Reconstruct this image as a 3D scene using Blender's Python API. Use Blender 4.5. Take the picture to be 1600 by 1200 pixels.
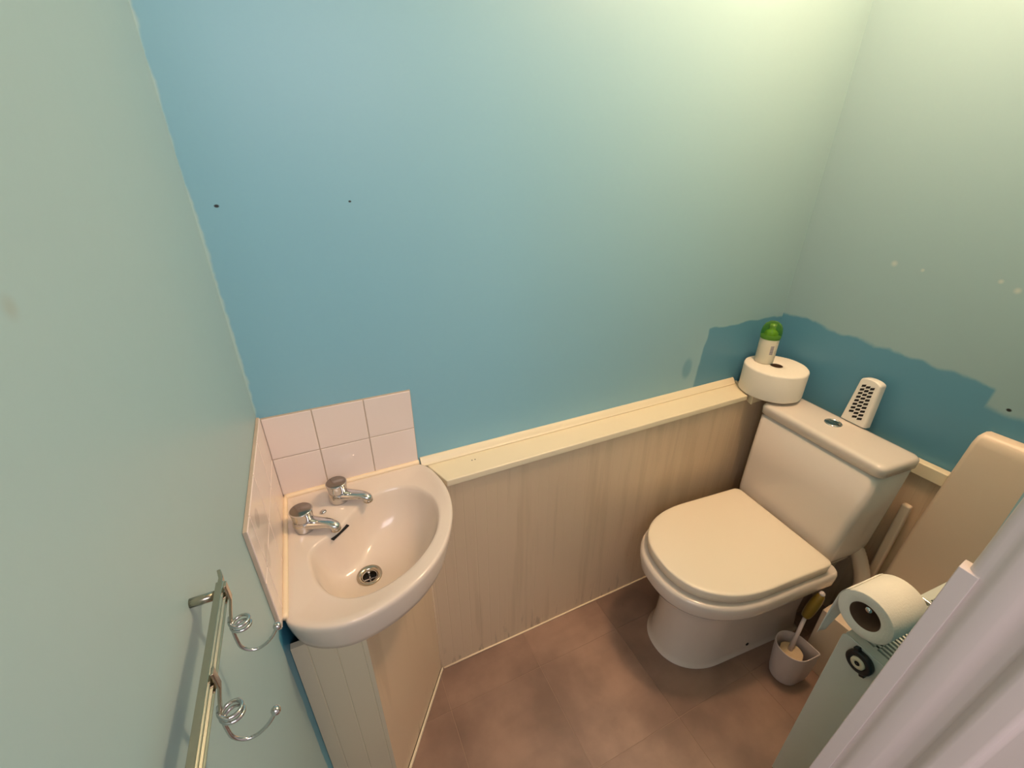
import bpy, bmesh, math, random
from mathutils import Vector, Matrix
random.seed(7)
S = 1.47            # camera height in metres; points below, read from image coordinates, are in camera heights
PI = math.pi
C = bpy.context.scene.collection
for o in list(bpy.data.objects): bpy.data.objects.remove(o)

# ------------------------------------------------------------------ camera
PITCH = math.atan(338/678.); YAW = math.atan(354/757.)
cd = bpy.data.cameras.new('camera'); cam = bpy.data.objects.new('camera', cd); C.objects.link(cam)
cd.sensor_width = 36; cd.lens = 678/1600*36; cd.clip_start = 0.02
cam.location = (0, 0, S); cam.rotation_euler = (PI/2-PITCH, 0, -YAW)
bpy.context.scene.camera = cam
# ------------------------------------------------------------------ light
W = bpy.data.worlds.new('world'); bpy.context.scene.world = W; W.use_nodes = True
W.node_tree.nodes['Background'].inputs[0].default_value = (1.0, 0.88, 0.86, 1)
W.node_tree.nodes['Background'].inputs[1].default_value = 0.34
def light(name, kind, loc, energy, col, size=.1, sy=None, rot=(0, 0, 0)):
    d = bpy.data.lights.new(name, kind); o = bpy.data.objects.new(name, d); C.objects.link(o)
    d.energy = energy; d.color = col; o.location = loc; o.rotation_euler = rot
    if kind == 'POINT': d.shadow_soft_size = size
    if kind == 'AREA':
        d.size = size
        if sy: d.shape = 'RECTANGLE'; d.size_y = sy
    return o
light('ceiling_bulb_light', 'POINT', (1.08, .54, 2.26), 31, (1.0, .625, .39), .09)
hd = light('hallway_daylight', 'AREA', (-1.25, -.80, 1.55), 8.5, (.96, .91, .97), 1.0, 1.2)
hd.rotation_euler = (Vector((.9, .45, .75))-hd.location).to_track_quat('-Z', 'Y').to_euler()
light('hallway_daylight', 'AREA', (.20, -.95, 2.05), 10.0, (.96, .89, .95), .9, .5, (math.radians(70), 0, math.radians(-12)))
vs = bpy.context.scene.view_settings
vs.view_transform = 'Standard'; vs.look = 'None'; vs.gamma = 1; vs.exposure = 0.35; vs.use_curve_mapping = False

# ------------------------------------------------------------------ materials
def lin(c):
    return tuple(((v/255)/12.92 if v/255 <= .04045 else ((v/255+.055)/1.055)**2.4) for v in c) + (1,)
def mat(name, col, rough=.5, metal=0, bump=0, bscale=60, var=0, vscale=6, spec=.5, coat=0, srgb=True):
    m = bpy.data.materials.new(name); m.use_nodes = True; nt = m.node_tree; b = nt.nodes['Principled BSDF']
    c = lin(col) if srgb else tuple(col)+(1,)
    b.inputs['Base Color'].default_value = c; b.inputs['Roughness'].default_value = rough
    b.inputs['Metallic'].default_value = metal; b.inputs['Specular IOR Level'].default_value = spec
    b.inputs['Coat Weight'].default_value = coat
    tc = nt.nodes.new('ShaderNodeTexCoord')
    if var:
        n = nt.nodes.new('ShaderNodeTexNoise'); n.inputs['Scale'].default_value = vscale; n.inputs['Detail'].default_value = 4
        r = nt.nodes.new('ShaderNodeMapRange'); r.inputs[3].default_value = 1-var; r.inputs[4].default_value = 1+var*.6
        x = nt.nodes.new('ShaderNodeMix'); x.data_type = 'RGBA'; x.blend_type = 'MULTIPLY'; x.inputs[0].default_value = 1
        nt.links.new(tc.outputs['Object'], n.inputs['Vector']); nt.links.new(n.outputs[0], r.inputs[0])
        x.inputs[6].default_value = c; nt.links.new(r.outputs[0], x.inputs[7]); nt.links.new(x.outputs[2], b.inputs['Base Color'])
    if bump:
        n = nt.nodes.new('ShaderNodeTexNoise'); n.inputs['Scale'].default_value = bscale; n.inputs['Detail'].default_value = 3
        bp = nt.nodes.new('ShaderNodeBump'); bp.inputs['Strength'].default_value = bump; bp.inputs['Distance'].default_value = .002
        nt.links.new(tc.outputs['Object'], n.inputs['Vector']); nt.links.new(n.outputs[0], bp.inputs['Height'])
        nt.links.new(bp.outputs[0], b.inputs['Normal'])
    return m
class NB:
    """tiny node helper for paint with patches of older paint"""
    def __init__(s, m):
        s.nt = m.node_tree; s.b = s.nt.nodes['Principled BSDF']
        tc = s.nt.nodes.new('ShaderNodeTexCoord'); sp = s.nt.nodes.new('ShaderNodeSeparateXYZ')
        s.nt.links.new(tc.outputs['Object'], sp.inputs[0]); s.x, s.y, s.z = sp.outputs; s.co = tc.outputs['Object']
    def m(s, op, a, b=0.0, c=None):
        n = s.nt.nodes.new('ShaderNodeMath'); n.operation = op
        for i, v in enumerate((a, b) if c is None else (a, b, c)):
            if isinstance(v, (int, float)): n.inputs[i].default_value = v
            else: s.nt.links.new(v, n.inputs[i])
        return n.outputs[0]
    def step(s, v, edge, soft=.004):     # 0 below edge, 1 above
        n = s.nt.nodes.new('ShaderNodeMapRange'); n.interpolation_type = 'SMOOTHSTEP'
        s.nt.links.new(v, n.inputs[0])
        if isinstance(edge, (int, float)): n.inputs[1].default_value = edge-soft; n.inputs[2].default_value = edge+soft
        return n.outputs[0]
    def noise(s, scale, detail=3, stretch=None):
        n = s.nt.nodes.new('ShaderNodeTexNoise'); n.inputs['Scale'].default_value = scale; n.inputs['Detail'].default_value = detail
        if stretch:
            mp = s.nt.nodes.new('ShaderNodeMapping'); mp.inputs['Scale'].default_value = stretch
            s.nt.links.new(s.co, mp.inputs[0]); s.nt.links.new(mp.outputs[0], n.inputs['Vector'])
        else: s.nt.links.new(s.co, n.inputs['Vector'])
        return n.outputs[0]
    def mix(s, f, a, b):
        n = s.nt.nodes.new('ShaderNodeMix'); n.data_type = 'RGBA'
        s.nt.links.new(f, n.inputs[0]) if not isinstance(f, (int, float)) else setattr(n.inputs[0], 'default_value', f)
        for i, v in ((6, a), (7, b)):
            if isinstance(v, tuple): n.inputs[i].default_value = v
            else: s.nt.links.new(v, n.inputs[i])
        return n.outputs[2]
    def blob(s, a, b, ca, cb, ra, rb, soft=.35):
        da = s.m('DIVIDE', s.m('SUBTRACT', a, ca), ra); db = s.m('DIVIDE', s.m('SUBTRACT', b, cb), rb)
        d = s.m('SQRT', s.m('ADD', s.m('MULTIPLY', da, da), s.m('MULTIPLY', db, db)))
        return s.m('SUBTRACT', 1.0, s.step(d, 1.0, soft))
    def out(s, c): s.nt.links.new(c, s.b.inputs['Base Color'])

BLUE = (130, 184, 203); OLD = (90, 146, 170); PALE = (146, 176, 180); LEFT = (154, 188, 194)
XLW = -.108*S
M = {}
M['paint_back'] = mat('paint_back', BLUE, .42, bump=.10, bscale=45)
n = NB(M['paint_back'])
wob = n.m('MULTIPLY', n.m('SUBTRACT', n.noise(9), .5), .03)
c = n.mix(n.m('MULTIPLY', n.noise(2.5), .10), lin(BLUE), lin((190, 205, 195)))
pale = n.step(n.m('ADD', n.x, n.m('MULTIPLY', n.z, .55)), 1.55, .9)     # warm lamplight painted into the colour: greener tint fading over the blue towards the left
c = n.mix(pale, c, lin((150, 180, 182)))
px = n.m('ADD', n.m('ADD', n.x, wob), n.m('MULTIPLY', n.m('SUBTRACT', n.z, .88), -.09))
old = n.m('MULTIPLY', n.step(px, .79*S), n.m('SUBTRACT', 1.0, n.step(n.m('ADD', n.z, wob), .674*S)))
c = n.mix(old, c, lin(OLD))
c = n.mix(n.m('MULTIPLY', n.blob(n.x, n.z, .752*S, .585*S, .020, .036), .6), c, lin(OLD))
cut = n.m('SUBTRACT', 1.0, n.step(n.m('ADD', n.x, n.m('MULTIPLY', n.m('SUBTRACT', n.noise(16, 4), .5), .022)), XLW+.003, .003))
c = n.mix(n.m('MULTIPLY', cut, .8), c, lin((185, 208, 200)))
for hx, hz, r in ((-.083, .959, .0026), (.069, .96, .0018)):
    c = n.mix(n.blob(n.x, n.z, hx*S, hz*S, r*1.5, r), c, (.01, .012, .015, 1))
n.out(c)
M['paint_right'] = mat('paint_right', PALE, .40, bump=.10, bscale=45)
n = NB(M['paint_right'])
wob = n.m('MULTIPLY', n.m('SUBTRACT', n.noise(11, 6), .5), .045)
zz = n.m('ADD', n.z, wob)
line = n.m('MULTIPLY_ADD', n.y, .055, .645*S)
hi = n.m('SUBTRACT', 1.0, n.step(n.m('SUBTRACT', zz, line), 0.0, .006))
a1 = n.m('MULTIPLY', hi, n.step(n.m('ADD', n.y, n.m('MULTIPLY', wob, .3)), .252*S, .004))
a2 = n.m('SUBTRACT', 1.0, n.step(zz, .622*S, .012))
c = n.mix(n.m('MAXIMUM', a1, a2), lin(PALE), lin(OLD))
for sy, sz, r in ((.467, .832, .009), (.419, .828, .005), (.286, .82, .008), (.31, .83, .006)):
    c = n.mix(n.m('MULTIPLY', n.blob(n.y, n.z, sy*S, sz*S, r*.7, r*.7, .9), .40), c, lin((225, 222, 200)))
c = n.mix(n.blob(n.y, n.z, .224*S, .628*S, .005, .004), c, (.012, .012, .012, 1))
n.out(c)
M['paint_left'] = mat('paint_left', LEFT, .40, bump=.12, bscale=30)
n = NB(M['paint_left'])
edge = n.m('ADD', n.y, n.m('MULTIPLY', n.m('SUBTRACT', n.noise(14), .5), .02))
low = n.m('MULTIPLY', n.step(edge, .396*S, .004), n.m('SUBTRACT', 1.0, n.step(n.z, .52*S, .01)))
c = n.mix(n.m('MULTIPLY', n.noise(3, 2), .14), lin(LEFT), lin((196, 196, 180)))
c = n.mix(low, c, lin((70, 150, 180)))
c = n.mix(n.m('MULTIPLY', n.blob(n.y, n.z, .233*S, .951*S, .006, .006, .9), .25), c, lin((150, 130, 90)))
n.out(c)
M['ceiling'] = mat('ceiling_white', (225, 222, 214), .8)
M['porcelain'] = mat('porcelain', (222, 212, 200), .14, spec=.5, coat=.4)
M['seat_plastic'] = mat('seat_plastic', (242, 230, 208), .28)
M['basin'] = mat('basin_porcelain', (222, 208, 193), .16)
M['cream'] = mat('cream_gloss', (234, 221, 190), .32, bump=.10, bscale=25, var=.04, vscale=9)
M['sheet'] = mat('beige_sheet', (210, 190, 160), .28)
n = NB(M['sheet'])
st = n.noise(1.0, 4, (28, 28, 1.6))
drip = n.m('MULTIPLY', n.step(st, .60, .09), .22)
c = n.mix(drip, lin((212, 190, 160)), lin((160, 138, 104)))
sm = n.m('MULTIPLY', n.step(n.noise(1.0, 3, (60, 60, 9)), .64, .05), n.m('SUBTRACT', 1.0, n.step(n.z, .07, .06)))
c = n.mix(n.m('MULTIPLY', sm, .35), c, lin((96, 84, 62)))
n.out(c)
M['cupboard'] = mat('cupboard_board', (206, 196, 170), .42)
M['boxing'] = mat('boxing_paint', (232, 212, 188), .4, bump=.05)
M['frame'] = mat('door_frame_gloss', (208, 194, 188), .3, bump=.06, bscale=20)
M['tile'] = mat('white_wall_tile', (234, 220, 212), .18, coat=.2)
n = NB(M['tile'])
sp = n.m('MAXIMUM', n.blob(n.y, n.z, .455*S, .648*S, .017, .016, .15), n.blob(n.y, n.z, .445*S, .600*S, .020, .022, .25))
onl = n.m('SUBTRACT', 1.0, n.step(n.x, -.105*S+.012, .002))
n.out(n.mix(n.m('MULTIPLY', n.m('MULTIPLY', sp, onl), .30), lin((234, 220, 212)), lin((150, 140, 125))))
M['grout'] = mat('grout', (198, 180, 160), .8, var=.15, vscale=40)
M['caulk'] = mat('cream_sealant', (244, 224, 190), .35, bump=.3, bscale=60)
M['chrome'] = mat('chrome', (205, 203, 200), .09, 1)
M['chrome_dull'] = mat('chrome_dull', (186, 176, 158), .22, 1)
M['chrome_cap'] = mat('chrome_cap', (150, 140, 128), .18, 1)
M['black'] = mat('black_plastic', (22, 26, 28), .35)
M['dark'] = mat('dark_void', (14, 10, 8), .7)
M['paper'] = mat('tissue_paper', (236, 229, 214), .95, bump=.35, bscale=300, spec=.1)
M['card'] = mat('core_cardboard', (104, 76, 56), .9)
M['radiator'] = mat('radiator_enamel', (214, 216, 204), .3)
M['white_plastic'] = mat('white_plastic', (238, 232, 220), .3)
M['brush_pot'] = mat('brush_pot_plastic', (208, 198, 196), .35)
M['bristle'] = mat('cream_bristle', (206, 184, 150), .8, bump=.8, bscale=200)
M['ochre'] = mat('ochre_grip', (120, 100, 30), .3)
M['pipe'] = mat('pipe_plastic', (214, 196, 176), .4)
M['green'] = mat('green_cap', (120, 190, 80), .12); b = M['green'].node_tree.nodes['Principled BSDF']; b.inputs['Transmission Weight'].default_value = .85; b.inputs['IOR'].default_value = 1.3
M['gold'] = mat('gold_liquid', (215, 205, 90), .15, 0)
M['label'] = mat('can_label', (214, 208, 186), .4)
n = NB(M['label'])
ang = n.m('ARCTAN2', n.y, n.x)
bars = n.m('GREATER_THAN', n.m('SINE', n.m('MULTIPLY', n.z, 1500)), 0.0)
box = n.m('MULTIPLY', n.m('MULTIPLY', n.m('GREATER_THAN', ang, -2.22), n.m('LESS_THAN', ang, -1.85)), n.m('MULTIPLY', n.m('GREATER_THAN', n.z, .036), n.m('LESS_THAN', n.z, .068)))
txt = n.m('MULTIPLY', n.m('MULTIPLY', n.m('GREATER_THAN', ang, -1.7), n.m('LESS_THAN', ang, -1.05)), n.m('GREATER_THAN', n.noise(1.0, 2, (260, 260, 400)), .56))
txt = n.m('MULTIPLY', txt, n.m('MULTIPLY', n.m('GREATER_THAN', n.z, .02), n.m('LESS_THAN', n.z, .085)))
c = n.mix(n.m('MULTIPLY', txt, .45), lin((214, 208, 186)), lin((120, 110, 90)))
c = n.mix(box, c, n.mix(bars, lin((200, 195, 190)), lin((70, 55, 85))))
n.out(c)
# vinyl floor tile: cloudy brown, one tone per tile
def floor_mat():
    m = mat('vinyl_tile', (150, 122, 104), .42); q = NB(m); nt = m.node_tree
    oi = nt.nodes.new('ShaderNodeObjectInfo')
    r = q.m('MULTIPLY_ADD', oi.outputs['Random'], .22, .89)
    cl = n1 = q.noise(5.5, 5)
    c = q.mix(q.step(cl, .5, .22), lin((124, 100, 86)), lin((162, 133, 115)))
    c = q.mix(q.m('MULTIPLY', q.step(q.noise(1.0, 4, (3, 16, 3)), .56, .12), .25), c, lin((126, 104, 92)))
    x = nt.nodes.new('ShaderNodeMix'); x.data_type = 'RGBA'; x.blend_type = 'MULTIPLY'; x.inputs[0].default_value = 1
    nt.links.new(c, x.inputs[6]); nt.links.new(r, x.inputs[7]); q.out(x.outputs[2]); return m
M['vinyl'] = floor_mat()
M['vinyl_joint'] = mat('vinyl_joint', (160, 133, 114), .6)

# ------------------------------------------------------------------ mesh helpers
def tag(o, label, cat, group=None):
    o['label'] = label; o['category'] = cat
    if group: o['group'] = group
    return o
def thing(name, label, cat, loc=(0, 0, 0), rz=0, group=None):
    o = bpy.data.objects.new(name, None); C.objects.link(o); o.empty_display_size = .05
    o.location = loc; o.rotation_euler = (0, 0, rz); return tag(o, label, cat, group)
def obj(name, bm, m, parent=None, smooth=False, loc=None, bevel=0, seg=2, angle=35):
    me = bpy.data.meshes.new(name)
    bmesh.ops.recalc_face_normals(bm, faces=bm.faces[:]); bm.to_mesh(me); bm.free()
    for x in (m if isinstance(m, (list, tuple)) else [m]): me.materials.append(x)
    if smooth:
        for p in me.polygons: p.use_smooth = True
    o = bpy.data.objects.new(name, me); C.objects.link(o)
    if parent: o.parent = parent
    if loc: o.location = loc
    if bevel:
        b = o.modifiers.new('bevel', 'BEVEL'); b.width = bevel; b.segments = seg; b.limit_method = 'ANGLE'; b.angle_limit = math.radians(angle)
        b.harden_normals = False
        for p in me.polygons: p.use_smooth = True
        e = o.modifiers.new('wn', 'WEIGHTED_NORMAL'); e.keep_sharp = True
    return o
def struct(name, bm, m, **k):
    o = obj(name, bm, m, **k); o['kind'] = 'structure'; return o
def box(bm, x0, x1, y0, y1, z0, z1):
    v = [bm.verts.new(p) for p in ((x0,y0,z0),(x1,y0,z0),(x1,y1,z0),(x0,y1,z0),(x0,y0,z1),(x1,y0,z1),(x1,y1,z1),(x0,y1,z1))]
    for f in ((3,2,1,0),(4,5,6,7),(0,1,5,4),(1,2,6,5),(2,3,7,6),(3,0,4,7)): bm.faces.new([v[i] for i in f])
    return bm
def bx(*a): return box(bmesh.new(), *a)
def loft(bm, rings, cap0=True, cap1=True, closed=True):
    R = [[bm.verts.new(p) for p in r] for r in rings]; n = len(R[0])
    for a, b in zip(R, R[1:]):
        for i in range(n if closed else n-1):
            j = (i+1) % n; bm.faces.new((a[i], a[j], b[j], b[i]))
    if cap0: bm.faces.new(R[0][::-1])
    if cap1: bm.faces.new(R[-1])
    return R
def lathe(prof, n=40, c=(0, 0, 0), cap0=False, cap1=False, bm=None):
    bm = bm or bmesh.new()
    loft(bm, [[(c[0]+r*math.cos(2*PI*i/n), c[1]+r*math.sin(2*PI*i/n), c[2]+z) for i in range(n)] for r, z in prof], cap0, cap1)
    return bm
def catmull(pts, k=6, closed=False):
    P = [Vector(p) for p in pts]; n = len(P); out = []
    for i in range(n if closed else n-1):
        if closed: a, b, c, d = P[(i-1) % n], P[i], P[(i+1) % n], P[(i+2) % n]
        else: a, b, c, d = P[max(i-1, 0)], P[i], P[i+1], P[min(i+2, n-1)]
        for j in range(k):
            t = j/k; out.append(.5*((2*b)+(c-a)*t+(2*a-5*b+4*c-d)*t*t+(3*b-a-3*c+d)*t**3))
    if not closed: out.append(P[-1])
    return out
def tube(pts, r, n=12, bm=None, caps=True, flat=1.0):
    """sweep a circle (radius or list of radii) along a path"""
    bm = bm or bmesh.new(); P = [Vector(p) for p in pts]; rings = []
    t0 = (P[1]-P[0]).normalized(); up = Vector((0, 0, 1)) if abs(t0.z) < .9 else Vector((1, 0, 0))
    nrm = t0.cross(up).normalized()
    for i, p in enumerate(P):
        t = (P[min(i+1, len(P)-1)]-P[max(i-1, 0)]).normalized()
        nrm = (nrm-t*nrm.dot(t)).normalized(); bi = t.cross(nrm)
        rr = r[i] if isinstance(r, (list, tuple)) else r
        rings.append([p+rr*(math.cos(2*PI*k/n)*nrm+flat*math.sin(2*PI*k/n)*bi) for k in range(n)])
    loft(bm, rings, caps, caps); return bm
def prism(poly, z0, z1, bm=None):
    bm = bm or bmesh.new(); loft(bm, [[(x, y, z0) for x, y in poly], [(x, y, z1) for x, y in poly]]); return bm
def sphere(c, r, bm=None, n=16):
    bm = bm or bmesh.new(); bmesh.ops.create_uvsphere(bm, u_segments=n, v_segments=n//2+2, radius=r, matrix=Matrix.Translation(c)); return bm
def copy_tree(o, parent=None):
    c = o.copy(); C.objects.link(c)
    if parent: c.parent = parent
    for ch in [x for x in bpy.data.objects if x.parent == o]: copy_tree(ch, c)
    return c

XL, XR, YB, ZC = -.108*S, 1.045*S, .655*S, 2.36
ZL = .516*S                                  # ledge top
YP = .594*S                                  # face of the panel under the ledge
NA = math.radians(-4)                        # the doorway wall is turned four degrees off square to follow image lines
def nw(x, off=0): return .062*S+(x-.36*S)*math.tan(NA)+off   # inner face of the doorway wall

# ------------------------------------------------------------------ room shell
struct('wall_back', bx(XL-.1, XR+.1, YB, YB+.1, -.02, ZC), M['paint_back'])
struct('wall_left', bx(XL-.1, XL, -.05, YB, -.02, ZC), M['paint_left'])
struct('wall_right', bx(XR, XR+.1, -.05, YB, -.02, ZC), M['paint_right'])
struct('ceiling', bx(XL-.1, XR+.1, -.05, YB+.1, ZC, ZC+.06), M['ceiling'])
bm = prism([(.375*S, .045*S), (.396*S, nw(.396*S)), (XR, nw(XR)), (XR, -.046), (.375*S, -.046)], 0, ZC)
struct('wall_front', bm, M['paint_right'])
bm = bx(XL, .372*S, -.05, .05*S, 2.02, ZC)
struct('wall_over_door', bm, M['paint_right'])
# floor: sub-floor with separate vinyl tiles
fl = struct('floor', bx(-1.7, XR, -1.6, YB, -.03, -.0006), M['vinyl_joint'])
TS = .305; jx, jy = .0985*S, .505*S
def vinyl(x0, x1, y0, y1):
    g = .0009
    o = obj('vinyl_tile', bx(x0+g, x1-g, y0+g, y1-g, -.0006, .0004), M['vinyl'], fl)
i0 = math.floor((XL-jx)/TS)
x = jx+i0*TS
while x < XR:
    y = jy-8*TS
    while y < YB:
        a, b_, c_, d_ = max(x, XL), min(x+TS, XR), max(y, -1.6), min(y+TS, YB)
        if b_-a > .01 and d_-c_ > .01: vinyl(a, b_, c_, d_)
        y += TS
    x += TS

# door frame: moulded vertical lining at the right of the doorway
prof = [(.378, .069), (.364, .0675), (.3615, .064), (.3605, .058), (.3575, .054), (.3565, .048), (.357, .042), (.3605, .036), (.3605, .028),
        (.3535, .0245), (.3515, .022), (.3515, .012), (.3525, .009), (.3575, .007), (.3575, -.004), (.3575, -.034), (.42, -.034), (.42, .04)]
tilt = lambda y, z: y-.037*(z-.46*S)     # frame sheared with height to follow its image edge, bent by lens distortion
prof = [(a*S, (b_-.0005 if b_ > -.03 else b_)*S) for a, b_ in prof]
bm = bmesh.new(); loft(bm, [[(a, tilt(b_, z) if b_ > -.03*S else b_, z) for a, b_ in prof] for z in (0, 2.02)])
struct('door_1', bm, M['frame'], bevel=.0025, seg=3, angle=25)
fl_ = [(.3590*S, .060*S), (.372*S, .060*S), (.372*S, .0720*S), (.3600*S, .0710*S)]
bm = bmesh.new(); loft(bm, [[(a, tilt(b_, z), z) for a, b_ in fl_] for z in (0, .760*S)])
fil = obj('filler_strip', bm, M['frame'], bpy.data.objects['door_1'], bevel=.001)

# ------------------------------------------------------------------ boarding under the ledge
def grooved(p0, p1, z0, z1, nx, ny, pitch=.033, depth=.0005, w=.004, thick=.012):
    """sheet from p0 to p1 (plan) with fine vertical grooves; (nx,ny) points into the room"""
    p0 = Vector((p0[0], p0[1])); p1 = Vector((p1[0], p1[1])); L = (p1-p0).length; d = (p1-p0)/L; nn = Vector((nx, ny)).normalized()
    pts = [(0, 0)]; s = pitch*.6
    while s < L-w*2:
        pts += [(s-w/2, 0), (s, -depth), (s+w/2, 0)]; s += pitch
    pts.append((L, 0)); pts += [(L, -thick), (0, -thick)]
    return prism([tuple(p0+d*a+nn*b_) for a, b_ in pts], z0, z1)
zt = ZL-.020
o = tag(obj('wall_boarding', grooved((.098*S, YP), (XR, YP), .0, zt, 0, -1), M['sheet']),
        'long beige grooved boarding below the cream ledge, from basin cupboard to behind the toilet', 'panelling')
o = tag(obj('floor_sealant', tube([(.11*S+k*.01*S*9.3, YP-.002, .003+.0008*math.sin(k*2.1)) for k in range(11)], .0028, 8), M['caulk'], smooth=True),
        'thin white sealant line between beige boarding and floor', 'sealant')
# ledge with a quadrant at its back
t = thing('ledge', 'long cream painted ledge running along the blue wall from basin to corner', 'ledge', (0, 0, 0))
lx0, lx1 = .150*S, .8935*S
bm = bmesh.new(); loft(bm, [[(.1505*S, YP-.010, zt), (.893*S, YP-.010, zt), (.928*S, YB, zt), (.1275*S, YB, zt)],
                            [(.1505*S, YP-.010, ZL), (.893*S, YP-.010, ZL), (.928*S, YB, ZL), (.1275*S, YB, ZL)]])
obj('shelf_board', bm, M['cream'], t, bevel=.003)
prf = [(0, 0), (0, .021), (-.004, .021), (-.006, .018), (-.009, .016), (-.013, .009), (-.015, .006), (-.018, .004), (-.018, 0)]
bm = bmesh.new(); loft(bm, [[(.121*S, YB+a, ZL+b_) for a, b_ in prf], [(.917*S, YB+a, ZL+b_) for a, b_ in prf]])
obj('quadrant_moulding', bm, M['cream'], t, bevel=.001)
for sx in (.2105, .2165):
    obj('screw_hole', lathe([(.0017, 0), (.0017, .0006)], 8, (sx*S, YP+.045, ZL-.0002), True, True), M['dark'], t)
t = thing('corner_shelf', 'small cream shelf in the wall corner under the jumbo paper roll', 'ledge')
bm = bmesh.new(); a = [(.8945, .5755), (1.0445, .5755), (1.0445, .6545), (.9295, .6545)]
loft(bm, [[(p*S, q*S, ZL-.026) for p, q in a], [(p*S, q*S, ZL-.0015) for p, q in a]])
obj('shelf_board', bm, M['cream'], t, bevel=.002)
bm = bmesh.new(); a = [(.8940, .5745), (.8990, .5745), (.9335, .6545), (.9285, .6545)]
loft(bm, [[(p*S, q*S, ZL-.028) for p, q in a], [(p*S, q*S, ZL+.003) for p, q in a]])
obj('edge_strip', bm, M['cream'], t, bevel=.001)
# right wall boarding and cap
xq = 1.034*S
tag(obj('side_boarding', grooved((xq, YP-.013), (xq, .10*S), 0, .450*S, -1, 0, thick=.010), M['sheet']),
    'brownish boarding on the right wall behind the toilet cistern', 'panelling')
t = tag(obj('side_ledge', bx(xq-.014, XR-.001, .2452*S, YP-.032, .451*S, .479*S), M['cream'], bevel=.003),
        'short cream capping rail between the cistern and the tall boxing', 'ledge')
tag(obj('reflection_strip', bx(xq-.032, xq-.011, .2675*S, .284*S, .17*S, .385*S), M['boxing'], bevel=.006, seg=3),  # added strip, its pink stands in for a soft reflection on the boarding
    'pinkish narrow upright strip standing in for a soft reflection in the gap beside the cistern', 'reflection strip')

# ------------------------------------------------------------------ corner basin cupboard
t = thing('basin_cupboard', 'beige boarded corner cupboard boxing in the space under the basin', 'cupboard')
zb = .446*S
bm = grooved((-.1075*S, .420*S), (-.0215*S, .420*S), 0, .4644*S, 0, -1, .045, .0012, .003, .012)
obj('side_board', bm, M['cupboard'], t)
p0 = Vector((-.0215*S, .4205*S)); p1 = Vector((.105*S, .594*S)); d = (p1-p0).normalized(); nn = Vector((d.y, -d.x))
bm = prism([tuple(p0), tuple(p1), tuple(p1-nn*.012), tuple(p0-nn*.012)], .012, zb)
obj('front_panel', bm, M['sheet'], t, bevel=.001)
q0 = p0+nn*.008; q1 = p1+nn*.006
obj('skirting_bead', prism([tuple(p0+nn*.0005), tuple(p1+nn*.0005), tuple(q1), tuple(q0)], 0, .011), M['cream'], t, bevel=.002)
obj('dark_gap', prism([tuple(p0-nn*.002), tuple(p1-nn*.002), tuple(p1-nn*.008), tuple(p0-nn*.008)], .0, .012), M['dark'], t)
obj('corner_sealant', tube([(p1.x-.001, p1.y-.002, .0), (p1.x-.001, p1.y-.002, .05), (p1.x-.001, p1.y-.002, zb)], .0025, 8), M['sheet'], t, smooth=True)

# ------------------------------------------------------------------ wall tiles round the basin
def tiles(name, label, cells, back):
    t = thing(name, label, 'wall tiles')
    obj('grout', back, M['grout'], t)
    for c_ in cells: obj('tile', bx(*c_), M['tile'], t, bevel=.0012)
    return t
g = .0011; zr = (.5240, .5970, .6695)
cx = (-.1035, -.0345, .0420, .1175); cells = []
for a, b_ in zip(cx, cx[1:]):
    for c_, d_ in zip(zr, zr[1:]): cells.append((a*S+g, b_*S-g, YB-.0075, YB-.001, c_*S+g, d_*S-g))
tiles('tile_splashback', 'six white square tiles on the blue wall behind the basin', cells, bx(cx[0]*S, cx[-1]*S, YB-.0058, YB-.0005, zr[0]*S, zr[-1]*S))
cy = (.404, .4300, .5050, .5800, .6497); cells = []
zr2 = (.5240, .5995, .6740)
for a, b_ in zip(cy, cy[1:]):
    for c_, d_ in zip(zr2, zr2[1:]): cells.append((XL+.001, XL+.0075, a*S+g, b_*S-g, c_*S+g, d_*S-g))
tiles('tile_splashback', 'white tiles with grey smudges on the left wall beside the basin', cells, bx(XL+.0005, XL+.0058, cy[0]*S, cy[-1]*S, zr2[0]*S, zr2[-1]*S))

# ------------------------------------------------------------------ corner basin
ZR = .524*S
X0, Y0 = XL+.0085, YB-.0085
def sym(a, b_): return (XL+a*S, YB-b_*S)
arc = [(.224, .006), (.240, .028), (.2505, .075), (.2495, .120), (.237, .165), (.212, .210), (.178, .243), (.142, .263), (.105, .274), (.068, .276), (.036, .266), (.012, .249), (.006, .236)]
arc = [(p.x, p.y) for p in catmull([(a, b_, 0) for a, b_ in arc], 5)]
outer = [sym(.006, .006)] + [sym(.006+(.218)*k/10, .006) for k in range(1, 10)] + [sym(a, b_) for a, b_ in arc] + [sym(.006, .006+.23*k/10) for k in range(9, 0, -1)]
bowl = [(.037, .154), (.041, .134), (.056, .122), (.074, .112), (.090, .096), (.104, .078), (.124, .060), (.152, .050), (.183, .0505), (.208, .067), (.223, .103), (.221, .143),
        (.205, .182), (.176, .214), (.143, .233), (.109, .2405), (.079, .236), (.057, .219), (.042, .189)]
bowl = [sym(p.x, p.y) for p in catmull([(a, b_, 0) for a, b_ in bowl], 5, True)]
BC = sym(.111, .140); DR = sym(.107, .146)
def hit(poly, c, ang):
    dx, dy = math.cos(ang), math.sin(ang); best = None
    for i in range(len(poly)):
        x1, y1 = poly[i]; x2, y2 = poly[(i+1) % len(poly)]
        ex, ey = x2-x1, y2-y1; den = dx*ey-dy*ex
        if abs(den) < 1e-12: continue
        t_ = ((x1-c[0])*ey-(y1-c[1])*ex)/den; u = ((x1-c[0])*dy-(y1-c[1])*dx)/den
        if t_ > 0 and -1e-9 <= u <= 1+1e-9 and (best is None or t_ < best): best = t_
    return best
ca = math.atan2(Y0-BC[1], X0-BC[0])
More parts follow.
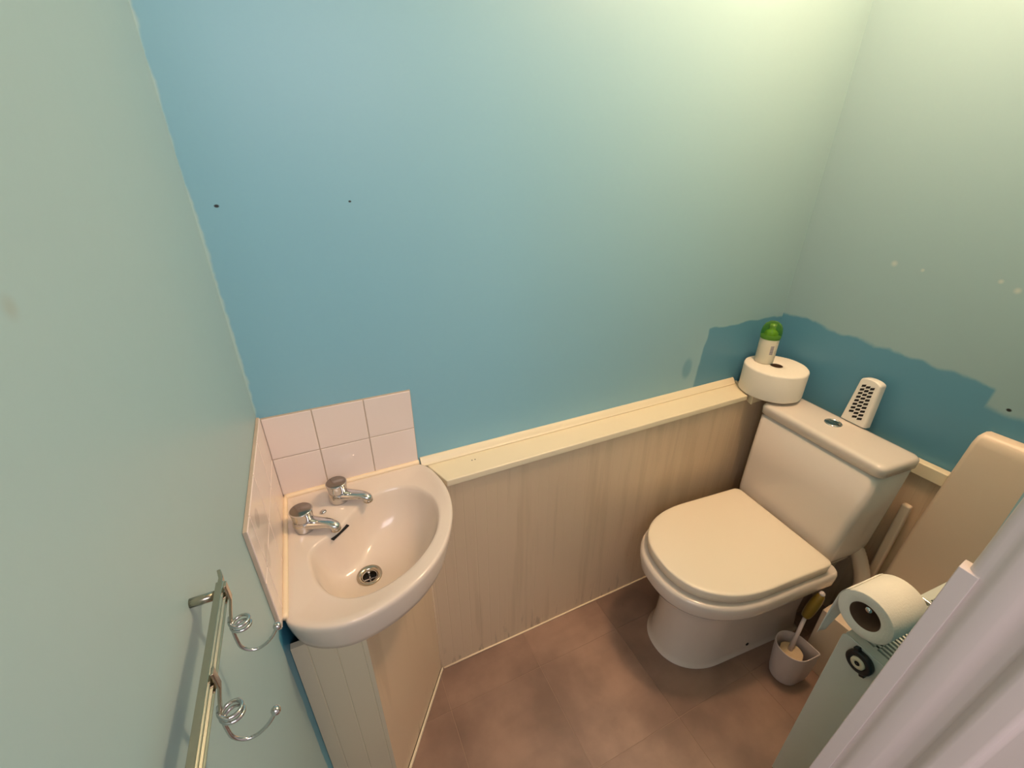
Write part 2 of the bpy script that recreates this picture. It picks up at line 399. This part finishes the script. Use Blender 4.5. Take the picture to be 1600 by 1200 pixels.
angs = [ca+2*PI*k/144 for k in range(144)]
Ro = [hit(outer, BC, a) for a in angs]; Rb = [hit(bowl, BC, a) for a in angs]
def sstep(a, b_, v): v = min(max((v-a)/(b_-a), 0), 1); return v*v*(3-2*v)
def ring(f, z): return [(BC[0]+r*math.cos(a), BC[1]+r*math.sin(a), (z(i) if callable(z) else z)) for i, (a, r) in enumerate(zip(angs, f))]
def bring(s, z):      # bowl ring, shrinking towards the drain
    out = []
    for a, r in zip(angs, Rb):
        x_, y_ = BC[0]+r*math.cos(a), BC[1]+r*math.sin(a)
        rx, ry = DR[0]+.0155*math.cos(a), DR[1]+.0155*math.sin(a)
        out.append((rx+(x_-rx)*s, ry+(y_-ry)*s, z))
    return out
gap = [o_-b_ for o_, b_ in zip(Ro, Rb)]
wallside = [1 if (abs(BC[0]+r*math.cos(a)-sym(.006, .006)[0]) < .004 or abs(BC[1]+r*math.sin(a)-sym(.006, .006)[1]) < .004) else 0 for a, r in zip(angs, Ro)]
def ins(w): return [o_-min(w, g_*.72) for o_, g_ in zip(Ro, gap)]
rimw = [o_-(min(.022, g_*.62) if w_ else min(.016, g_*.5)) for o_, g_, w_ in zip(Ro, gap, wallside)]
rimw2 = [r-min(.009, (r-b_)*.5) for r, b_ in zip(rimw, Rb)]
low = [.0065*sstep(.03, .055, g_) for g_ in gap]
rings = [ring([r-.05 for r in Ro], .4645*S), ring([r-.022 for r in Ro], .467*S), ring([r-.015 for r in Ro], .471*S), ring([r-.010 for r in Ro], .482*S), ring([r-.004 for r in Ro], .500*S), ring([r-.0005 for r in Ro], ZR-.014), ring(Ro, ZR-.008), ring([r-.0008 for r in Ro], ZR-.003), ring([r-.0030 for r in Ro], ZR-.0006), ring([r-.0060 for r in Ro], ZR),
         ring(rimw, ZR), ring(rimw2, lambda i: ZR-low[i]), ring([b_+min(.006, (r-b_)*.4) for b_, r in zip(Rb, rimw2)], lambda i: ZR-low[i]-.0003), ring([b_+.001 for b_ in Rb], lambda i: ZR-low[i]-.003)]
dep = .112
for s in (.975, .94, .88, .80, .70, .58, .45, .32, .2, .1, 0.0):
    zf = 1-(1-(1-s)**1.0)**1.0
    rings.append(bring(s, ZR-.006-dep*(1-s**4.6)*(.84+.16*(1-s))))
t = thing('corner_basin', 'white corner wash basin with two chrome taps between the two tiled walls', 'basin', (0, 0, 0))
bm = bmesh.new(); loft(bm, rings, False, False)
obj('bowl', bm, M['basin'], t, smooth=True)
zd = rings[-1][0][2]
dw = thing  # (keeps names short below)
o = obj('drain', lathe([(.0275, .002), (.0270, .0050), (.0250, .0058), (.0205, .0045), (.0165, .0010), (.0160, -.004), (.0160, -.030), (.0005, -.030)], 36, (DR[0], DR[1], zd)), M['chrome_dull'], t, smooth=True)
obj('drain_hole', lathe([(.0157, -.014), (.0005, -.0141)], 24, (DR[0], DR[1], zd)), M['dark'], o)
bm = box(bmesh.new(), DR[0]-.0155, DR[0]+.0155, DR[1]-.0013, DR[1]+.0013, zd-.012, zd-.009)
box(bm, DR[0]-.0013, DR[0]+.0013, DR[1]-.0155, DR[1]+.0155, zd-.012, zd-.009)
obj('drain_cross', bm, M['chrome'], o)
# overflow slot in the bowl wall under the tap deck
a, b_ = sym(.067, .1195), sym(.091, .0985); a = Vector((a[0], a[1], ZR-.019)); b_ = Vector((b_[0], b_[1], ZR-.019))
dd = (b_-a).normalized(); pp = Vector((-dd.y, dd.x, 0)); pp = pp if pp.x < 0 else -pp
bm = bmesh.new()
loft(bm, [[a+pp*.004, b_+pp*.004, b_-pp*.0048, a-pp*.0048], [p+Vector((0, 0, .0026)) for p in (a+pp*.004, b_+pp*.004, b_-pp*.0052, a-pp*.0052)]])
obj('overflow_slot', bm, M['dark'], t)
cp = sym(.0605, .0635)
obj('chain_stay', lathe([(.0066, 0), (.0066, .0022), (.0045, .004), (.0005, .0044)], 20, (cp[0], cp[1], ZR-.0055), True, True), M['chrome'], t, smooth=True)
# sealant where basin meets the tiles
sb = [(XL+.0108, .416*S, ZR+.001), (XL+.0113, .53*S, ZR+.0015), (XL+.0108, YB-.012, ZR+.0015)]
obj('sealant_bead', tube(catmull(sb, 12), .0055, 10), M['caulk'], t, smooth=True)
sb = [(XL+.010, YB-.0105, ZR+.002), (0, YB-.0100, ZR+.002), (.118*S, YB-.0098, ZR+.002)]
obj('sealant_bead', tube(catmull(sb, 12), .0062, 10), M['caulk'], t, smooth=True)

def tap(x, y, ang, cap, label):
    t = thing('pillar_tap', label, 'tap', (x, y, ZR-.0058), ang, 'chrome basin taps'); t.scale = (1.12, 1.12, .70)
    bd = lathe([(.0005, 0), (.0200, 0), (.0205, .004), (.0195, .010), (.0205, .018), (.0200, .028), (.0178, .036), (.0165, .041), (.0005, .041)], 36)
    obj('body', bd, M['chrome'], t, smooth=True)
    pts = catmull([(.004, 0, .020), (.022, 0, .0235), (.042, 0, .0265), (.055, 0, .0270), (.0625, 0, .0220), (.0642, 0, .0135)], 5)
    rr = [.0185-.0085*min(i/17, 1)**.8 for i in range(len(pts))]
    sp = obj('spout', tube(pts, rr, 18), M['chrome'], t, smooth=True)
    obj('nozzle', lathe([(.0095, 0), (.0098, .001), (.0098, .008), (.0088, .009)], 20, (.0644, 0, .0055), True, True), M['chrome_dull'], t, smooth=True)
    h = bmesh.new(); N = 48; pr = [(.0178, .034), (.0185, .041), (.0192, .054), (.0204, .067), (.0210, .0705), (.0200, .0722)]
    loft(h, [[((r*(1-.035*(i % 2)*(1 if 0 < k < 4 else 0)))*math.cos(2*PI*i/N), (r*(1-.035*(i % 2)*(1 if 0 < k < 4 else 0)))*math.sin(2*PI*i/N), z) for i in range(N)] for k, (r, z) in enumerate(pr)])
    hd = obj('handle', h, M['chrome'], t, smooth=True)
    obj('handle_cap', lathe([(.0194, .0722), (.0186, .0732), (.0005, .0728)], 32), cap, hd, smooth=True)
    return t
tap(-.0740*S, .5690*S, math.radians(-33), M['chrome_cap'], 'chrome pillar tap nearer the left wall, beside the tile smudges')
tap(-.0215*S, .6125*S, math.radians(-33), M['chrome_cap'], 'chrome pillar tap nearer the blue wall, in front of the tiles')

# ------------------------------------------------------------------ toilet
TA = math.radians(5.0)
t = thing('toilet', 'white close-coupled toilet with closed lid against the right wall', 'toilet', (1.034*S, .413*S, 0), PI-TA)
def dshape(u0, u1, w, us, n=2.3, vc=0, N=40, rc=.02):
    """D outline: rounded back corners at u0, straight sides, superelliptic front"""
    pts = []
    for k in range(7): a = PI+PI/2*k/6; pts.append((u0+rc+rc*math.cos(a), vc-w+rc+rc*math.sin(a)))
    for k in range(N+1):
        a = -PI/2+PI*k/N; c_, s_ = math.cos(a), math.sin(a)
        pts.append((us+(u1-us)*abs(c_)**(2/n), vc+w*math.copysign(abs(s_)**(2/n), s_)))
    for k in range(7): a = PI/2+PI/2*k/6; pts.append((u0+rc+rc*math.cos(a), vc+w-rc+rc*math.sin(a)))
    return pts
vc = .028
def R3(pts, z): return [(a, b_, z) for a, b_ in pts]
def dring(u0, u1, w, us, n, z, rc=.02): return R3(dshape(u0, u1, w, us, n, vc, rc=rc), z)
# pan with pedestal
bm = bmesh.new()
loft(bm, [dring(.16, .684, .126, .52, 2.2, 0), dring(.16, .684, .126, .52, 2.2, .006), dring(.17, .672, .118, .52, 2.2, .02), dring(.18, .664, .114, .51, 2.2, .10), dring(.17, .662, .114, .50, 2.2, .20),
          dring(.14, .668, .120, .48, 2.2, .25), dring(.12, .690, .135, .46, 2.2, .283), dring(.222, .716, .165, .45, 2.3, .305), dring(.222, .742, .184, .48, 2.3, .320), dring(.222, .750, .191, .49, 2.3, .336),
          dring(.222, .753, .193, .49, 2.3, .360), dring(.222, .753, .193, .49, 2.3, .374), dring(.222, .750, .190, .49, 2.3, .381), dring(.222, .742, .184, .49, 2.3, .385)])
obj('pan', bm, M['porcelain'], t, smooth=True, bevel=.003, angle=50)
bm = bmesh.new()
loft(bm, [dring(.263, .720, .169, .49, 2.35, .3855), dring(.261, .723, .172, .49, 2.35, .387), dring(.261, .723, .172, .49, 2.35, .391), dring(.263, .720, .170, .49, 2.35, .3925)])
obj('seat', bm, M['seat_plastic'], t, smooth=True)
bm = bmesh.new()
loft(bm, [dring(.262, .727, .177, .49, 2.35, .3928), dring(.258, .731, .181, .49, 2.35, .3945), dring(.257, .733, .183, .49, 2.35, .4225), dring(.258, .7315, .1815, .49, 2.35, .4252), dring(.261, .728, .178, .49, 2.35, .4266),
          dring(.268, .720, .170, .49, 2.35, .4272), dring(.30, .680, .14, .47, 2.35, .4275)])
obj('lid', bm, M['seat_plastic'], t, smooth=True)
for s in (-1, 1):
    bm = tube([(.248, vc+s*.155, .396), (.248, vc+s*.125, .396), (.248, vc+s*.085, .396)], .009, 14)
    obj('hinge', bm, M['seat_plastic'], t, smooth=True)
obj('fixing_cap', lathe([(.006, 0), (.006, .004), (.0005, .006)], 14, (0, 0, 0), True, True), M['dark'], t, loc=(.40, vc+.115, .03)).rotation_euler = (-PI/2, 0, 0)
def rrect(u0, u1, v0, v1, r, z, n=5):
    pts = []
    for cx_, cy_, a0 in ((u1-r, v1-r, 0), (u0+r, v1-r, PI/2), (u0+r, v0+r, PI), (u1-r, v0+r, 1.5*PI)):
        for k in range(n+1): a = a0+PI/2*k/n; pts.append((cx_+r*math.cos(a), cy_+r*math.sin(a), z))
    return pts
bm = bmesh.new()
loft(bm, [rrect(.075, .215, -.150, .166, .03, .352), rrect(.056, .232, -.170, .174, .035, .364), rrect(.048, .236, -.178, .182, .03, .388), rrect(.046, .234, -.180, .184, .026, .42), rrect(.048, .220, -.187, .190, .022, .55), rrect(.048, .208, -.191, .196, .020, .704), rrect(.052, .203, -.186, .191, .018, .705), rrect(.052, .203, -.186, .191, .018, .712)])
obj('cistern', bm, M['porcelain'], t, smooth=True)
bm = bmesh.new()
loft(bm, [[(p[0]+.028, p[1], p[2]+.0145) for p in q] for q in [rrect(.020, .177, -.189, .193, .020, .6975), rrect(.020, .177, -.189, .193, .020, .7005), rrect(.017, .182, -.194, .202, .022, .7015), rrect(.017, .183, -.195, .203, .022, .724), rrect(.019, .181, -.193, .201, .021, .730), rrect(.024, .176, -.188, .196, .019, .7345), rrect(.034, .166, -.178, .186, .016, .7365)]])
obj_ = bmesh.new()
loft(obj_, [rrect(.10, .30, -.085, .125, .03, .05), rrect(.09, .30, -.095, .135, .03, .25), rrect(.075, .30, -.130, .160, .03, .33), rrect(.07, .30, -.140, .168, .03, .352)])
obj('cistern_support', obj_, M['porcelain'], t, smooth=True)
cl = obj('cistern_lid', bm, M['porcelain'], t, smooth=True)
bt = obj('flush_button', lathe([(.0245, 0), (.0245, .002), (.0225, .0038), (.0205, .0035), (.0200, .0015), (.0005, .0015)], 40, (0, 0, 0)), M['chrome'], t, smooth=True, loc=(.112, -.012, .7505))
bm = bmesh.new()
for s in (-1, 1):
    pts = [(.019*math.cos(a), .019*math.sin(a)) for a in [(-PI/2+.12)+(PI-.24)*k/14 for k in range(15)]]
    if s < 0: pts = [(-a, b_) for a, b_ in pts][::-1]
    pts = [(a+s*.0004, b_) for a, b_ in pts]
    prism(pts, .0010, .0032 if s > 0 else .0026, bm)
obj('button_half', bm, M['chrome_dull'], bt)

# pan connector pipe behind the toilet
pts = catmull([(.965, .335, .275), (.968, .308, .262), (.972, .292, .238), (.968, .274, .206), (.962, .262, .17), (.962, .262, .1685)], 8)
tp = tag(obj('waste_pipe', tube([Vector(p)*S for p in pts], [.021+.0010*(i % 2) for i in range(len(pts))], 18), M['pipe'], smooth=True),
         'pale ribbed waste pipe curving down behind the toilet', 'pipe')
# low boxing along the right wall and the tall one over it
tag(obj('low_boxing', bx(.85*S, xq-.034, .135*S, .272*S, 0, .168*S), M['boxing'], bevel=.003),
    'low beige pipe boxing on the floor behind the toilet brush', 'boxing')
bm = bmesh.new(); rs = []
for z, y1, x0 in ((0, .266, 1.016), (.35, .253, 1.016), (.482, .2445, 1.016), (.4905, .2440, 1.016), (.560, .2395, 1.016), (.573, .2375, 1.018), (.580, .234, 1.023), (.583, .229, 1.030)):
    x0 *= S; y1 *= S; r = .012; a0 = []
    for k in range(6): a = PI-PI/2*k/5; a0.append((x0+r+r*math.cos(a), y1-r+r*math.sin(a), z*S))
    rs.append([(x0, .137*S, z*S)]+a0+[(XR-.0015 if z > .49 else xq-.0008, y1, z*S), (XR-.0015 if z > .49 else xq-.0008, .137*S, z*S)])
loft(bm, rs)
tag(obj('tall_boxing', bm, M['boxing'], smooth=True, bevel=.003, angle=50), 'tall beige boxed-in panel on the right wall beyond the radiator', 'boxing')

# ------------------------------------------------------------------ things on ledge and cistern
rc = (.957*S, .580*S)
t = thing('jumbo_paper_roll', 'large white jumbo paper roll lying flat on the corner shelf', 'paper roll', (rc[0], rc[1], ZL+.0035))
RR, RH = .0995, .097
bm = bmesh.new(); N = 72; rings = []
for r, z in ((.020, .001), (RR-.004, 0), (RR-.001, .002), (RR, .006), (RR, RH*.5), (RR, RH-.006), (RR-.0012, RH-.002), (RR-.004, RH), (RR*.8, RH-.0003), (RR*.6, RH), (RR*.4, RH-.0004), (.020, RH), (.0192, RH-.002)):
    rings.append([((r+(.0012*math.sin(3*a_+1)+.0005*math.sin(11*a_) if r > RR*.9 else 0))*math.cos(a_), (r+(.0012*math.sin(3*a_+1)+.0005*math.sin(11*a_) if r > RR*.9 else 0))*math.sin(a_), z) for a_ in [2*PI*i/N for i in range(N)]])
loft(bm, rings, False, False)
obj('paper', bm, M['paper'], t, smooth=True, bevel=0)
obj('core', lathe([(.0192, RH-.001), (.0192, .002)], 32), M['card'], t, smooth=True)
# air freshener with green cap
t = thing('air_freshener_bottle', 'small air freshener with translucent green cap standing on the jumbo roll', 'air freshener', (.951*S, .6100*S, ZL+.0035+RH), math.radians(0))
obj('bottle', lathe([(.0005, 0), (.0275, 0), (.0295, .002), (.0300, .006), (.0300, .088), (.0280, .094), (.020, .099), (.012, .103), (.0005, .103)], 40), M['label'], t, smooth=True)
obj('stem', lathe([(.016, .098), (.0165, .108), (.012, .114), (.0075, .118), (.0075, .126), (.009, .129), (.008, .134), (.0005, .135)], 28), M['gold'], t, smooth=True)
obj('cap', lathe([(.0308, .088), (.0325, .098), (.0325, .112), (.0300, .126), (.024, .138), (.013, .146), (.0005, .148)], 36), M['green'], t, smooth=True)
# plastic vented freshener on the cistern
t = thing('vented_freshener', 'white tapered plastic freshener with slotted grille leaning behind the flush button', 'air freshener', (1.004*S, .4100*S, .7520), PI/2+PI-TA-PI/2)
t.rotation_euler = (0, math.radians(-5), PI-TA)
hw0, hw1, th, hh = .0385, .0300, .016, .148
def outl(f, n=14):          # outline of the front, closed: v across, z up
    pts = [(-hw0*f, 0), (hw0*f, 0)]
    for k in range(n+1):
        a = PI*k/n; pts.append((hw1*f*math.cos(a)**1 if True else 0, hh-.014*1+.014*f*abs(math.sin(a))**.8))
    return pts
bm = bmesh.new()
loft(bm, [[(-th, v*.92, z*.985) for v, z in outl(1)], [(-th*.6, v, z) for v, z in outl(1)], [(th*.5, v, z) for v, z in outl(1)], [(th*.9, v*.93, z*.99) for v, z in outl(1)], [(th, v*.84, z*.975) for v, z in outl(1)]])
obj('case', bm, M['white_plastic'], t, smooth=True, bevel=.001, angle=60)
bm = bmesh.new()
for r in range(9):
    for cidx in range(3):
        z = .018+r*.0126; vv = (-1+cidx)*.0150*(1-.18*r/8)
        if (r == 0 and cidx == 0) or (r == 8 and cidx == 2 and False): continue
        w = .0062*(1-.15*r/8); sl = .0024
        pl = [(vv-w, z-sl), (vv+w, z+sl), (vv+w, z+sl+.0074), (vv-w, z-sl+.0074)]
        loft(bm, [[(th-.002, a, b_) for a, b_ in pl], [(th+.0006, a, b_) for a, b_ in pl]])
o = obj('grille_slots', bm, M['dark'], t); o['kind'] = 'stuff'

# ------------------------------------------------------------------ toilet brush
BX, BY, BH = .785*S, .266*S, .150
t = thing('toilet_brush', 'white toilet brush with ochre grip in a rounded pot beside the toilet', 'toilet brush', (BX, BY, 0))
def pot(r, z):
    pts = []; cd_ = math.radians(-47)
    for k in range(41):
        a = cd_+math.radians(50)+(2*PI-math.radians(100))*k/40; pts.append((r*math.cos(a), r*math.sin(a), z))
    tip = r*1.42
    for q in (-.05, .05)[:1]: pts.append((tip*math.cos(cd_-.05), tip*math.sin(cd_-.05), z)); pts.append((tip*math.cos(cd_+.05), tip*math.sin(cd_+.05), z))
    return [(x_-.03*z/.15*.35, y_, zz_) for x_, y_, zz_ in pts]
bm = bmesh.new()
loft(bm, [pot(.034, 0), pot(.040, .003), pot(.043, .02), pot(.0475, BH*.6), pot(.0495, BH), pot(.0470, BH+.0005), pot(.0455, BH-.010), pot(.044, BH-.03), pot(.042, .02)], True, True)
obj('pot', bm, M['brush_pot'], t, smooth=True, bevel=.0015, angle=45)
bm = bmesh.new(); rnd = random.Random(3)
loft(bm, [[((.030+.003*rnd.random())*math.cos(2*PI*k/22)-.008, (.030+.003*rnd.random())*math.sin(2*PI*k/22), z) for k in range(22)] for z in (.03, .06, .09, .105, .118)])
obj('bristles', bm, M['bristle'], t, smooth=False)
h0 = Vector((-.006, .006, .112)); h1 = Vector((.030, .018, .245)); h2 = Vector((.053, .012, .335))
obj('handle', tube([h0, (h0+h1)/2, h1], [.0075, .0058, .0055], 14), M['brush_pot'], t, smooth=True)
gp = catmull([h1-(h2-h1)*.05, h1+(h2-h1)*.2, h1+(h2-h1)*.55, h1+(h2-h1)*.85, h2], 5)
obj('grip', tube(gp, [.006+.0095*math.sin(PI*min(1, (i+1)/(len(gp)+1)*1.05+.05))**.6 for i in range(len(gp))], 16), M['ochre'], t, smooth=True)
obj('grip_end', sphere(h2, .0085), M['brush_pot'], t, smooth=True)

# ------------------------------------------------------------------ radiator
RX, RY = .565*S, .152*S-.092
t = thing('radiator', 'narrow white panel radiator on the doorway wall, seen end-on', 'radiator', (RX, RY, 0), NA)
RL, RD, RB, RT = .38, .092, .10, .640
end = []
r = .012
for cx_, cz_, a0 in ((RD-r, RT-r, 0), (r, RT-r, PI/2)):
    for k in range(6): a = a0+PI/2*k/5; end.append((cx_+r*math.cos(a), cz_+r*math.sin(a)))
end += [(0, RB), (RD, RB)]
bm = bmesh.new(); loft(bm, [[(0, a, b_) for a, b_ in end], [(.003, a, b_) for a, b_ in end]])
obj('end_panel', bm, M['radiator'], t, bevel=.0015)
bm = bmesh.new(); loft(bm, [[(RL, a, b_) for a, b_ in end], [(RL+.003, a, b_) for a, b_ in end]])
obj('end_panel', bm, M['radiator'], t, bevel=.0015)
for y0 in (.006, RD-.016):
    bm = bmesh.new(); yy = []
    k = .01
    pts = [(0.003, 0)]
    while k < RL-.03: pts += [(k, 0), (k+.005, .003), (k+.018, .003), (k+.023, 0)]; k += .033
    pts += [(RL, 0), (RL, .010), (.003, .010)]
    prism([(a, y0+(b_ if y0 < .03 else .010-b_)) for a, b_ in pts], RB+.012, RT-.02, bm)
    obj('front_panel' if y0 > .03 else 'back_panel', bm, M['radiator'], t)
# top grille: two rails and slats
bm = bmesh.new(); top = RT
for (a, b_) in ((.004, .020), (RD-.020, RD-.004)): box(bm, .003, RL, a, b_, top-.010, top)
box(bm, .003, .022, .020, RD-.020, top-.010, top); box(bm, RL-.02, RL, .020, RD-.020, top-.010, top)
box(bm, .003, RL, RD/2-.003, RD/2+.003, top-.009, top-.0005)
k = .028
while k < RL-.025: box(bm, k, k+.0045, .020, RD-.020, top-.009, top-.0005); k += .0100
obj('top_grille', bm, M['radiator'], t)
obj('dark_inside', bx(.004, RL-.002, .018, RD-.018, RB+.02, top-.014), M['dark'], t)
# vent plug on the end
vp = obj('vent_plug', lathe([(.0225, 0), (.0235, .003), (.0235, .010), (.0215, .012), (.0135, .012), (.0125, .007)], 36, (0, 0, 0), True, False), M['black'], t, smooth=True, loc=(0, .047, .612))
vp.rotation_euler = (0, -PI/2, 0)
for a in (0, PI):
    b2 = bx(.0215, .0290, -.0045, .0045, .0, .010); bmesh.ops.transform(b2, matrix=Matrix.Rotation(a+.5, 4, 'Z'), verts=b2.verts)
    obj('plug_lug', b2, M['black'], vp, bevel=.001)
pc = obj('plug_centre', lathe([(.0126, .004), (.0122, .0135), (.0050, .0140), (.0042, .009), (.0005, .009)], 28), M['cream'], vp, smooth=True)
obj('plug_slot', lathe([(.0046, .0136), (.0044, .0145), (.0005, .0145)], 16), M['dark'], vp)
# feet / pipe
for k in (.04, RL-.04):
    obj('foot', tube([(k, RD/2, 0), (k, RD/2, RB/2), (k, RD/2, RB+.02)], .0085, 12), M['radiator'], t, smooth=True)

# ------------------------------------------------------------------ hanging toilet roll on a chrome arm
HX, HY, HZ = .553*S, .1365*S, .4945*S
t = thing('toilet_roll', 'small white toilet roll hanging over the radiator with its end sheet loose', 'toilet roll', (HX, HY, HZ), NA)
r0, r1, L = .0262, .0475, .098
bm = bmesh.new(); N = 56
def cr(r, x_): return [(x_, r*math.cos(2*PI*i/N), r*math.sin(2*PI*i/N)) for i in range(N)]
loft(bm, [cr(r0, 0.0015), cr(r0+.001, .0003), cr(r1*.8, .0008), cr(r1-.0015, 0), cr(r1, .0015), cr(r1, L*.5), cr(r1, L-.0015), cr(r1-.0015, L), cr(r0, L)], False, False)
obj('paper', bm, M['paper'], t, smooth=True)
bm = bmesh.new(); loft(bm, [cr(r0, .0010), cr(r0-.001, .0015), cr(r0-.001, L)], False, False)
obj('core', bm, M['card'], t, smooth=True)
# loose end sheet hanging from the far side
bm = bmesh.new(); rows = []
for k in range(13):
    f = k/12
    if f < .3: a = math.radians(40)*(1-f/.3); y_, z_ = (r1+.0006)*math.cos(a), (r1+.0006)*math.sin(a)
    else: g_ = (f-.3)/.7; y_, z_ = r1+.0006+.002*math.sin(g_*2.4), -.110*g_
    x1 = L-.002 if f < .3 else L-.002-.075*((f-.3)/.7)**1.3
    rows.append([(.0005+.0*q-.012*max(0, f-.3), y_+.0015*math.sin(q*5)*f, z_) if q == 0 else (.0005+(x1-.0005)*q/5-.012*max(0, f-.3)*(1-q/5), y_+.0015*math.sin(q*1.3)*f, z_+(.0)) for q in range(6)])
V = [[bm.verts.new(p) for p in rr_] for rr_ in rows]
for a, b_ in zip(V, V[1:]):
    for i in range(5): bm.faces.new((a[i], a[i+1], b_[i+1], b_[i]))
o = obj('loose_sheet', bm, M['paper'], t, smooth=True)
md = o.modifiers.new('s', 'SOLIDIFY'); md.thickness = .0008; md.offset = 1
t2 = thing('roll_holder', 'chrome ball-ended arm through the hanging toilet roll', 'roll holder', (HX, HY, HZ), NA)
zz = r0-.0055
wy = nw(HX+L+.03)-HY
yw = -(HY-nw(HX))+.0025
obj('arm', tube(catmull([(.006, 0, zz-.001), (.03, 0, zz-.002), (.075, 0, zz-.002), (.108, 0, zz-.002), (.119, -.012, zz-.002), (.120, -.04, zz-.002), (.120, yw+.004, zz-.002)], 6), .0030, 10), M['chrome'], t2, smooth=True)
obj('ball', sphere((.006, 0, zz-.004), .0072), M['chrome'], t2, smooth=True)
o = obj('wall_plate', lathe([(.016, 0), (.016, .004), (.013, .006), (.0005, .006)], 24, (0, 0, 0), True), M['chrome'], t2, smooth=True, loc=(.120, yw-.001, zz-.002)); o.rotation_euler = (-PI/2, 0, 0)

# ------------------------------------------------------------------ chrome hook rail on the left wall
XRL, ZRL = -.091*S, .7505*S
RAILY1, RAILY0 = .2610*S, .055*S
t = thing('hook_rail', 'chrome coat rail with curled ball-tipped hooks on the left wall', 'hook rail', (XRL, RAILY1, ZRL))
bm = bmesh.new()
L = RAILY1-RAILY0
pr = [(-.003, -.008), (.003, -.008), (.0050, -.0065), (.003, -.005), (.003, -.001), (.0055, 0.0005), (.003, .002), (.003, .005), (.0050, .0065), (.003, .008), (-.003, .008)]
loft(bm, [[(a, -L, b_) for a, b_ in pr], [(a, 0, b_) for a, b_ in pr]])
obj('bar', bm, M['chrome_dull'], t, bevel=.0006)
bm = bmesh.new(); tb = [(-.003, .002, .000), (-.003, .0, .0)]
loft(bm, [[(-.0025, -.002, -.006), (.0015, -.002, -.006), (.0015, -.002, .006), (-.0025, -.002, .006)],
          [(-.0030, .010, -.0030), (.0010, .010, -.0030), (.0010, .010, .0040), (-.0030, .010, .0040)],
          [(-.0050, .019, -.005), (-.0015, .019, -.005), (-.0015, .019, .006), (-.0050, .019, .006)]])
obj('end_tab', bm, M['chrome_dull'], t, bevel=.0008)
for yy in (-.008, -.24):
    o = obj('wall_stud', lathe([(.0045, 0), (.0045, (XRL-XL)-.001)], 14, (0, 0, 0), True, True), M['chrome_dull'], t, smooth=True, loc=(-.002, yy, 0)); o.rotation_euler = (0, -PI/2, 0)
def hook(y):
    """one hook hanging in the plane across the rail at local y"""
    e = bpy.data.objects.new('hook', None)
    path = [(.0066, y, .0125), (.0066, y, .004), (.0066, y, -.007), (.0030, y, -.022), (-.0010, y, -.040)]
    bm = bmesh.new(); w = .0036
    loft(bm, [[(a+.0012, b_-w, c_), (a+.0012, b_+w, c_), (a-.0012, b_+w, c_), (a-.0012, b_-w, c_)] for a, b_, c_ in path])
    h = obj('hook', bm, M['chrome_dull'], t, bevel=.0006)
    # spring loop: two turns, axis along the wall's height tilted into the room
    pts = []; cx_, cz_ = .0060, -.0440; r = .0082
    N = 34
    for k in range(N+1):
        a = PI+2*PI*2.0*k/N
        pts.append((cx_+r*math.cos(a), y+r*.95*math.sin(a), cz_+.006-.0135*k/N))
    pts = [(-.0005, y, -.032)] + pts
    ex, ez = pts[-1][0], pts[-1][2]
    pts += [(-.0025, y, -.066), (-.0015, y, -.078), (.0045, y, -.087), (.0120, y, -.0895), (.0200, y, -.0860), (.0275, y, -.0785), (.0335, y, -.0690)]
    obj('wire', tube(catmull(pts, 3), .0017, 10), M['chrome'], h, smooth=True)
    obj('ball', sphere((.0345, y, -.0670), .0042), M['chrome'], h, smooth=True)
hook(-.010); hook(-.098)

# ------------------------------------------------------------------ ceiling lamp holder above the view
t = thing('ceiling_light', 'round white ceiling lamp holder with a hanging bulb, above the toilet', 'lamp', (1.08, .56, ZC))
obj('ceiling_rose', lathe([(.05, 0), (.05, -.012), (.03, -.022), (.0005, -.022)], 32), M['white_plastic'], t, smooth=True)
obj('lamp_holder', lathe([(.006, -.02), (.018, -.05), (.018, -.085), (.0005, -.085)], 24), M['white_plastic'], t, smooth=True)
